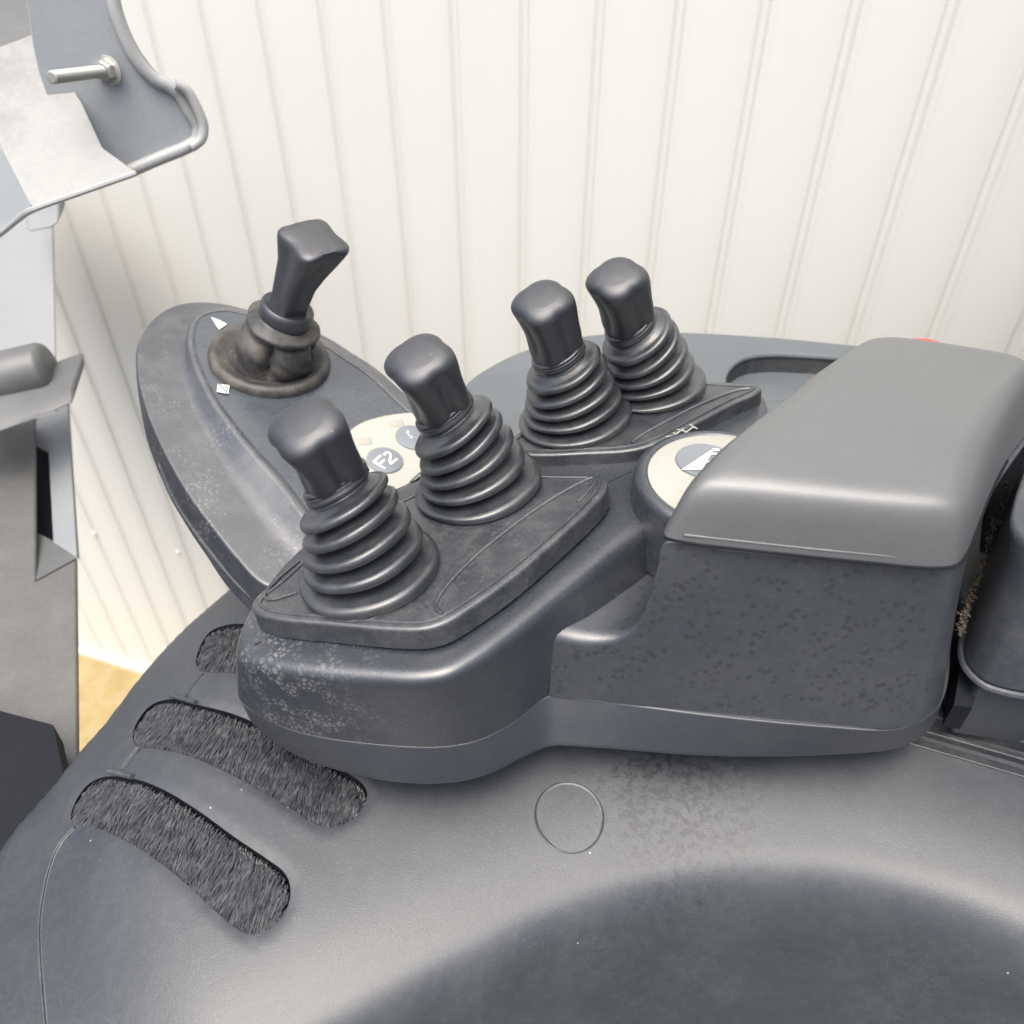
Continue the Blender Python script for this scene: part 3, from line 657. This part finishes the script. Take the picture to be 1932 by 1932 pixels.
# ---- travel lever on the wing
tl = bpy.data.objects.new('travel_lever', None); COL.objects.link(tl); tl.parent = con; tl.matrix_parent_inverse = Matrix.Translation(-con.location)
tl['label'] = 'square topped black lever in a crumpled muddy boot'
dc = WG.hit(510, 682, 0); n_ = WG.n; b = MB()
disc(dc, n_, [(.0432, -.001), (.0440, .003), (.0428, .0065), (.0405, .0080), (.0375, .0072), (.0345, .0050), (.0305, .0040), (.0285, .0036), (.010, .0036)], b)
b.build('boot_flange', M_mudboot, tl, angle=70)
col = PD(543, 582, .545); top5 = PD(580, 452, .510)
cen5 = lambda t: dc.lerp(col, t)
ax5 = (top5 - col).normalized()
b = MB(); pr = [(.02, .0290, .0), (.10, .0300, .35), (.25, .0305, .9), (.40, .0298, 1), (.52, .0262, .9), (.59, .0205, .5), (.63, .0225, .2), (.68, .0262, .08), (.74, .0262, .05), (.79, .0225, .05), (.84, .0195, .05), (.90, .0170, .02), (1.0, .0160, 0)]
def lob(r, a, t): return lambda th: r * (1 - .29 * a * (1 - abs(math.sin(2 * (th + 1.45 + .25 * t)))) ** 2.2 + .012 * math.sin(9 * th + 30 * t) + .03 * math.sin(2 * th + 14 * t) + (.05 * math.sin(3 * th + 1.0) if .6 < t < .85 else 0))
secs = []
for p in crom([Vector(q) for q in pr], 6, False):
    secs.append((cen5(p.x), n_.lerp(ax5, .3 + .7 * p.x).normalized(), lob(p.y, p.z, p.x)))
stack(secs, b, 120, cap0=False); b.build('crumpled_boot', M_mudboot, tl, angle=75)
b = MB(); stack([(col + ax5 * h, ax5, r) for h, r in ((-.014, .0170), (-.013, .0180), (-.002, .0186), (.001, .0182), (.0025, .0168), (.0010, .0140))], b, 72)
b.build('lever_collar', M_knob, tl, angle=45)
def sq(rx, ry, e, rot):
    def fn(th):
        a = th - rot; cc, ss = abs(math.cos(a)) / rx, abs(math.sin(a)) / ry
        return (1 - (.05 * math.cos(4 * a) if e > 4 else 0)) / ((cc ** e + ss ** e) ** (1 / e))
    return fn
L5 = (top5 - col).length; b = MB(); secs = []
rot5 = math.radians(-50)
for t, rx, ry, e in ((-.05, .0105, .0095, 5), (.15, .0106, .0095, 6), (.4, .0118, .0100, 6), (.6, .0142, .0112, 6), (.78, .0166, .0142, 6), (.90, .0188, .0164, 5), (.97, .0196, .0172, 5), (1.01, .0190, .0166, 5), (1.035, .0180, .0135, 4), (1.05, .0100, .0080, 3), (1.053, .001, .001, 2)):
    secs.append((col + ax5 * (L5 * t * 1.0) + W(.0045, 0, 0) * max(0, t - .4) * 1.7, ax5.lerp(W(.12, -.3, 1).normalized(), max(0, t - .5) * 1.3).normalized(), sq(rx, ry, e, rot5)))
b2 = []
for i in range(len(secs) - 1):
    pass
stack(secs, b, 96); ko = b.build('square_knob', M_knob, tl, angle=60)
# ------------------------------------------------------------------ rear cover with grab recess
sil = [(840, 800), (868, 752), (884, 722), (925, 693), (985, 664), (1060, 642), (1150, 630), (1240, 627), (1340, 630), (1450, 637), (1560, 647), (1700, 662), (1850, 680), (2000, 705)]
rc = thing('rear_cover', 'smooth grey machine cover with a rounded grab recess behind the two rear levers', 'machine cover', (.3, .6, 1.0))
zr = 1.225
T1 = crom([P(x, y, zr) for x, y in sil], 8, False)
front = [P(x, y, zr - .004) for x, y in ((2000, 840), (1850, 860), (1700, 880), (1560, 890), (1450, 880), (1340, 880), (1240, 880), (1150, 880), (1060, 880), (985, 870), (930, 860), (880, 840))]
lpp = T1 + crom(front, 4, False)
lpp = ccw(resample(lpp, 260))
# recess cut in the top sheet
rpx = [(1366, 725), (1368, 706), (1385, 685), (1410, 673), (1450, 668), (1520, 670), (1600, 676), (1680, 684), (1720, 700), (1700, 730), (1600, 745), (1500, 752), (1420, 755), (1380, 748)]
rz = ccw(resample(crom([P(x, y, zr) for x, y in rpx], 8), 100))
pts = [Vector((p.x, p.y)) for p in lpp] + [Vector((p.x, p.y)) for p in rz]
ed = [(i, (i + 1) % 260) for i in range(260)] + [(260 + i, 260 + (i + 1) % 100) for i in range(100)]
r_ = delaunay_2d_cdt(pts, ed, [], 1, 1e-7)
rp = np.array([(p.x, p.y) for p in rz]); vv2 = np.array([(p.x, p.y) for p in r_[0]])
fs = [tuple(t) for t in r_[2] if not inside(vv2[list(t)].mean(0)[None], rp)[0]]
b = MB(); b.add([Vector((x, y, zr)) for x, y in vv2], fs)
lo = [p - W(0, 0, .003) for p in inset(lpp, -.0022)]; lo2 = [p - W(0, 0, .012) for p in inset(lpp, -.004)]; lo3 = [p - W(0, 0, .4) for p in inset(lpp, -.004)]
b2 = MB(); N_ = 260
for A_, B_ in ((lo, lpp), (lo2, lo), (lo3, lo2)): b.add(A_ + B_, [(i, (i + 1) % N_, N_ + (i + 1) % N_, N_ + i) for i in range(N_)])
b.build('cover_shell', M_back, rc, angle=50)
b = MB(); lo = [p - W(0, 0, .017) for p in inset(rz, .002)]
b.add(rz + lo, [((i + 1) % 100, i, 100 + i, 100 + (i + 1) % 100) for i in range(100)]); b.build('recess_wall', M_edge, rc)  # shade inside the recess is put into this wall's darker colour
b = MB(); b.add(lo, [tuple(range(100))]); 
b.build('recess_floor', M_back, rc)
b = MB(); tube([p - W(0, 0, .0012) for p in rz], .0022, b, 8, closed=True); b.build('recess_rim', M_back, rc)
rk = P(1768, 700, 1.306); b = MB(); stack([(rk + W(0, .02, -.07), up, .012), (rk + W(0, .02, -.004), up, .012), (rk + W(0, .02, -.001), up, .0165), (rk + W(0, .02, .004), up, .0165), (rk + W(0, .02, .0065), up, .013)], b, 40)
ro = b.build('stop_button', M_red); tag(ro, 'red push button just showing behind the far edge of the armrest lid', 'button')
# ------------------------------------------------------------------ seat at the right edge
st = thing('operator_seat', 'dark vinyl seat with rounded corner at the right edge beside the armrest', 'seat', (.42, .42, 1.1))
so_b = [(1816, 1232), (1826, 1262), (1856, 1290), (1905, 1306), (1960, 1314), (2100, 1330)]
so_t = [(1905, 985), (1925, 1010), (1950, 1028), (1990, 1038), (2040, 1044), (2140, 1050)]
A = [P(x, y, 1.205) for x, y in so_b] + [W(.62, .36, 1.205), W(.62, .70, 1.205), P(2050, 700, 1.205), P(1975, 780, 1.205), P(1905, 930, 1.205), P(1850, 1085, 1.205), P(1824, 1180, 1.205)]
B = [P(x, y, 1.295) for x, y in so_t] + [W(.56, .36, 1.295), W(.56, .62, 1.295), P(2080, 640, 1.295), P(2010, 720, 1.295), P(1960, 820, 1.295), P(1925, 900, 1.295), P(1908, 950, 1.295)]
A = crom(A, 8); B = crom(B, 8); Mi = [Vector((p.x + (q.x - p.x) * .25, p.y + (q.y - p.y) * .25, p.z + (q.z - p.z) * .78)) for p, q in zip(A, B)]
b = MB(); loft([inset(A, .01), A, Mi, B, shrink(B, .2)], [0, .004, .02, .006, 0], b, m=8); b.build('seat_cushion', M_seat, st, angle=60)
bk_ = [W(.50, .14, 0), W(.51, .10, 0), W(.60, .09, 0), W(.66, .12, 0), W(.66, .50, 0), W(.60, .54, 0), W(.53, .53, 0), W(.50, .48, 0)]
bkl = crom(bk_, 8); b2 = MB(); loft([[p + W(0, 0, 1.10) for p in bkl], [p + W(0, 0, 1.5) for p in bkl], [p + W(.04, 0, 1.86) for p in bkl], [p + W(.04, 0, 1.861) for p in shrink(bkl, .3)]], [0, .02, .04, 0], b2)
b2.build('unseen_backrest_blocker', M_seat, st, angle=60)  # unseen backrest, added to block sky light from the right
b = MB(); tube([p - W(0, 0, .001) for p in A], .0022, b, 8, closed=True); b.build('seat_piping', M_seat, st)
b = MB(); prism([P(1790, 1385, 1.155), P(2120, 1440, 1.155), W(.6, .6, 1.155), W(.34, .6, 1.155)][::-1], W(0, 0, .052), b); bevel(b.build('seat_base', M_skirt, st), .003)
# leaf litter in the gap between console and seat
b = MB()
for i in range(520):
    t = random.random(); cpx = 1905 - 95 * t + random.gauss(0, 3.5); cpy = 900 + 290 * t + random.gauss(0, 10)
    c = P(cpx, cpy, 1.225 + random.uniform(-.004, .010)); r = random.uniform(.0005, .0022)
    if c.x > .5: continue
    e1 = Vector((random.gauss(0, 1), random.gauss(0, 1), random.gauss(0, .6))).normalized() * r; e2 = e1.cross(Vector((random.gauss(0, 1), random.gauss(0, 1), 1))).normalized() * r * random.uniform(.15, .5)
    k = (e1.cross(e2)).normalized() * r * .2
    b.add([c - e1, c - e2 + k, c + e1, c + e2 + k], [(0, 1, 2), (0, 2, 3)])
tag(b.build('leaf_litter', M_leaf), 'brown leaf litter caught in the gap between armrest and seat', 'debris', kind='stuff')
b = MB(); prism([P(1800, 1330, 1.19), P(1835, 1335, 1.19), P(1960, 850, 1.222), P(1880, 850, 1.222)][::-1], W(0, 0, -.02), b); b.build('gap_floor', M_dark, st)
# ------------------------------------------------------------------ front column at the left
fc_ = thing('front_column', 'grey front column with a slotted box and cross tube at the left edge', 'column', (-.4, .5, 0))
dv = lambda x, y, a=0: PD(x, y, .73 + (y - 1050) * -.00018 + a)
ex = W(-.02, .12, .02)
b = MB(); prism([dv(-120, 330, .10), dv(104, 330, .10), dv(113, 800, .10), dv(-120, 800, .10)][::-1], W(-.13, .10, 0), b); bevel(b.build('upper_post', M_post, fc_), .006)
b = MB(); prism([dv(44, 388, .03), dv(110, 360, .03), dv(112, 420, .03), dv(96, 432, .03), dv(50, 440, .03)][::-1], ex * .3, b); bevel(b.build('post_tab', M_post, fc_), .004)
a0, a1 = dv(-160, 752, .0), dv(84, 694, -.0)
b = MB(); pth = [a0, a0.lerp(a1, .5), a1, a1 + (a1 - a0).normalized() * .004, a1 + (a1 - a0).normalized() * .007]
tube(pth, [.026, .026, .026, .024, .018], b, 48); b.build('cross_tube', M_tube, fc_, angle=50)
b = MB(); prism([dv(-120, 828, -.03), dv(137, 731, -.01), dv(139, 762, -.01), dv(67, 790, -.02), dv(-120, 860, -.03)][::-1], ex * .5, b); bevel(b.build('flange', M_tube, fc_), .003)
# slotted box: leaning front face, angled pale side panel with an opening, ledge
class Pl3:
    def __init__(s, a, b_, c): s.o = a; s.n = (b_ - a).cross(c - a).normalized()
    def hit(s, x, y):
        r = ray(x, y); return CAM + r * ((s.o - CAM).dot(s.n) / r.dot(s.n))
fa = PD(0, 1130, .70); fb_ = P(144, 1053, fa.z); fcc = PD(148, 1380, .63); FP = Pl3(fa, fb_, fcc)
if FP.n.y > 0: FP.n = -FP.n
b = MB(); prism([FP.hit(x, y) for x, y in ((-200, 880), (0, 800), (67, 786), (69, 1094), (145, 1053), (147, 1250), (150, 1650), (-200, 1650))], FP.n * -.006, b)
bevel(b.build('box_front', M_col, fc_, angle=30), .003, 3, 40)
sa = P(103, 1024, fb_.z); SP = Pl3(fb_, sa, sa + (fb_ - fcc))
if SP.n.y > 0: SP.n = -SP.n
b = MB(); prism([SP.hit(x, y) for x, y in ((40, 760), (126, 748), (145, 1052), (101, 1023), (92, 853), (64, 838), (40, 826))], SP.n * -.004, b)
b.build('box_side', M_post, fc_, angle=30)
SPb = Pl3(fb_ - SP.n * .02, sa - SP.n * .02, sa - SP.n * .02 + (fb_ - fcc))
b = MB(); prism([SPb.hit(x, y) for x, y in ((40, 800), (104, 820), (112, 1050), (40, 1050))], SP.n * -.004, b); b.build('slot_back', M_dark, fc_, angle=30)
b = MB(); q = [P(x, y, fb_.z - .0005) for x, y in ((69, 1094), (144, 1053), (103, 1022), (60, 1000))]; prism(q, W(0, 0, -.004), b); b.build('slot_ledge', M_tube, fc_, angle=30)
b = MB(); prism([FP.hit(x, y) + FP.n * .02 for x, y in ((-200, 1330), (0, 1390), (132, 1425), (190, 1700), (-200, 1700))], FP.n * .03, b); b.build('foot_tray', M_dark, fc_, angle=30)
# ------------------------------------------------------------------ bracket with bolt, upper left
br = thing('guard_bracket', 'pale curved steel bracket with a protruding bolt in the upper left corner', 'bracket', PD(150, 200, .62))
PBn = Vector((.45, -.80, .05)).normalized(); pb0 = PD(230, 160, .62)
def pbh(x, y, off=0):
    r = ray(x, y); o = pb0 + PBn * off; return CAM + r * ((o - CAM).dot(PBn) / r.dot(PBn))
out = [(216, -90), (227, 0), (239, 41), (267, 99), (301, 140), (328, 157), (352, 167), (373, 202), (388, 236), (386, 263), (369, 280), (308, 304), (246, 328), (190, 345), (150, 280), (90, 180), (60, 60), (60, -90)]
q = resample(crom([pbh(x, y) for x, y in out], 8), 200)
n = len(q); fr = q; bk = [p - PBn * .012 for p in q]
b = MB(); b.add(fr + bk, [tuple(range(n))] + [(i, (i + 1) % n, n + (i + 1) % n, n + i) for i in range(n)] + [tuple(n + i for i in range(n))[::-1]])
b.build('bracket_plate', M_paint, br, angle=45)
edge = crom([pbh(x, y, .003) for x, y in ((206, -90), (214, 0), (228, 48), (258, 112), (292, 149), (318, 162), (340, 180), (358, 212), (374, 240), (372, 262), (357, 275), (300, 299), (246, 322))], 10, False)
b = MB(); tube(edge, .0052, b, 12); b.build('rolled_edge', M_rim, br)
edge = crom([pbh(x, y, .012) for x, y in ((330, 158), (352, 170), (372, 204), (384, 238), (380, 262), (360, 278))], 10, False)
b = MB(); tube(edge, .0040, b, 12); b.build('rolled_edge', M_rim, br)
b = MB(); sp_ = [PD(-60, 118, .60), PD(0, 92, .60), PD(85, 60, .612), PD(96, 103, .612), PD(154, 195, .606), PD(193, 280, .60), PD(256, 325, .598), PD(150, 362, .58), PD(70, 391, .57), PD(58, 386, .57), PD(0, 273, .58), PD(-60, 160, .59)]
prism(sp_[::-1], W(-.004, .006, 0), b); b.build('scratched_sheet', M_galv, br)
b = MB(); prism([PD(-60, 150, .59), PD(0, 272, .58), PD(60, 388, .57), PD(34, 412, .60), PD(0, 440, .62), PD(-60, 480, .64)][::-1], W(0, .004, 0), b); b.build('folded_flange', M_paint, br)
edge = crom([PD(256, 327, .597), PD(150, 364, .579), PD(68, 393, .569), PD(34, 414, .60), PD(0, 441, .62), PD(-60, 482, .64)], 6, False)
b = MB(); tube(edge, .0022, b, 8); b.build('lower_hem', M_rim, br)
b = MB(); prism([PD(-60, -50, .70), PD(150, -50, .70), PD(120, 100, .66), PD(-60, 180, .645)], W(0, .004, 0), b); b.build('back_plate', M_tube, br)
nb = pbh(207, 133, .001); te = PD(97, 146, .555); ba = (te - nb).normalized(); xr = W(0, 0, 1)
b = MB(); stack([(nb, ba, .0105), (nb + ba * .0016, ba, .0105), (nb + ba * .0022, ba, .009)], b, 40, xr); b.build('washer', M_bolt, br)
b = MB(); hexr = lambda r: (lambda th: r / max(math.cos((th % (math.pi / 3)) - math.pi / 6), .5) * .87)
stack([(nb + ba * .0018, ba, .0096), (nb + ba * .0030, ba, hexr(.0076)), (nb + ba * .0085, ba, hexr(.0076)), (nb + ba * .0100, ba, .0056)], b, 60, xr); b.build('nut', M_bolt, br, angle=25)
b = MB(); Lb = (te - nb).length; sec = []; k = int(Lb / .0011)
for i in range(k):
    for h, r in ((0, .0036), (.5, .0044)): sec.append((nb + ba * ((i + h) * Lb / k), ba, r))
sec.append((te, ba, .0032)); stack(sec, b, 28, xr); b.build('threaded_shaft', M_bolt, br, angle=25)
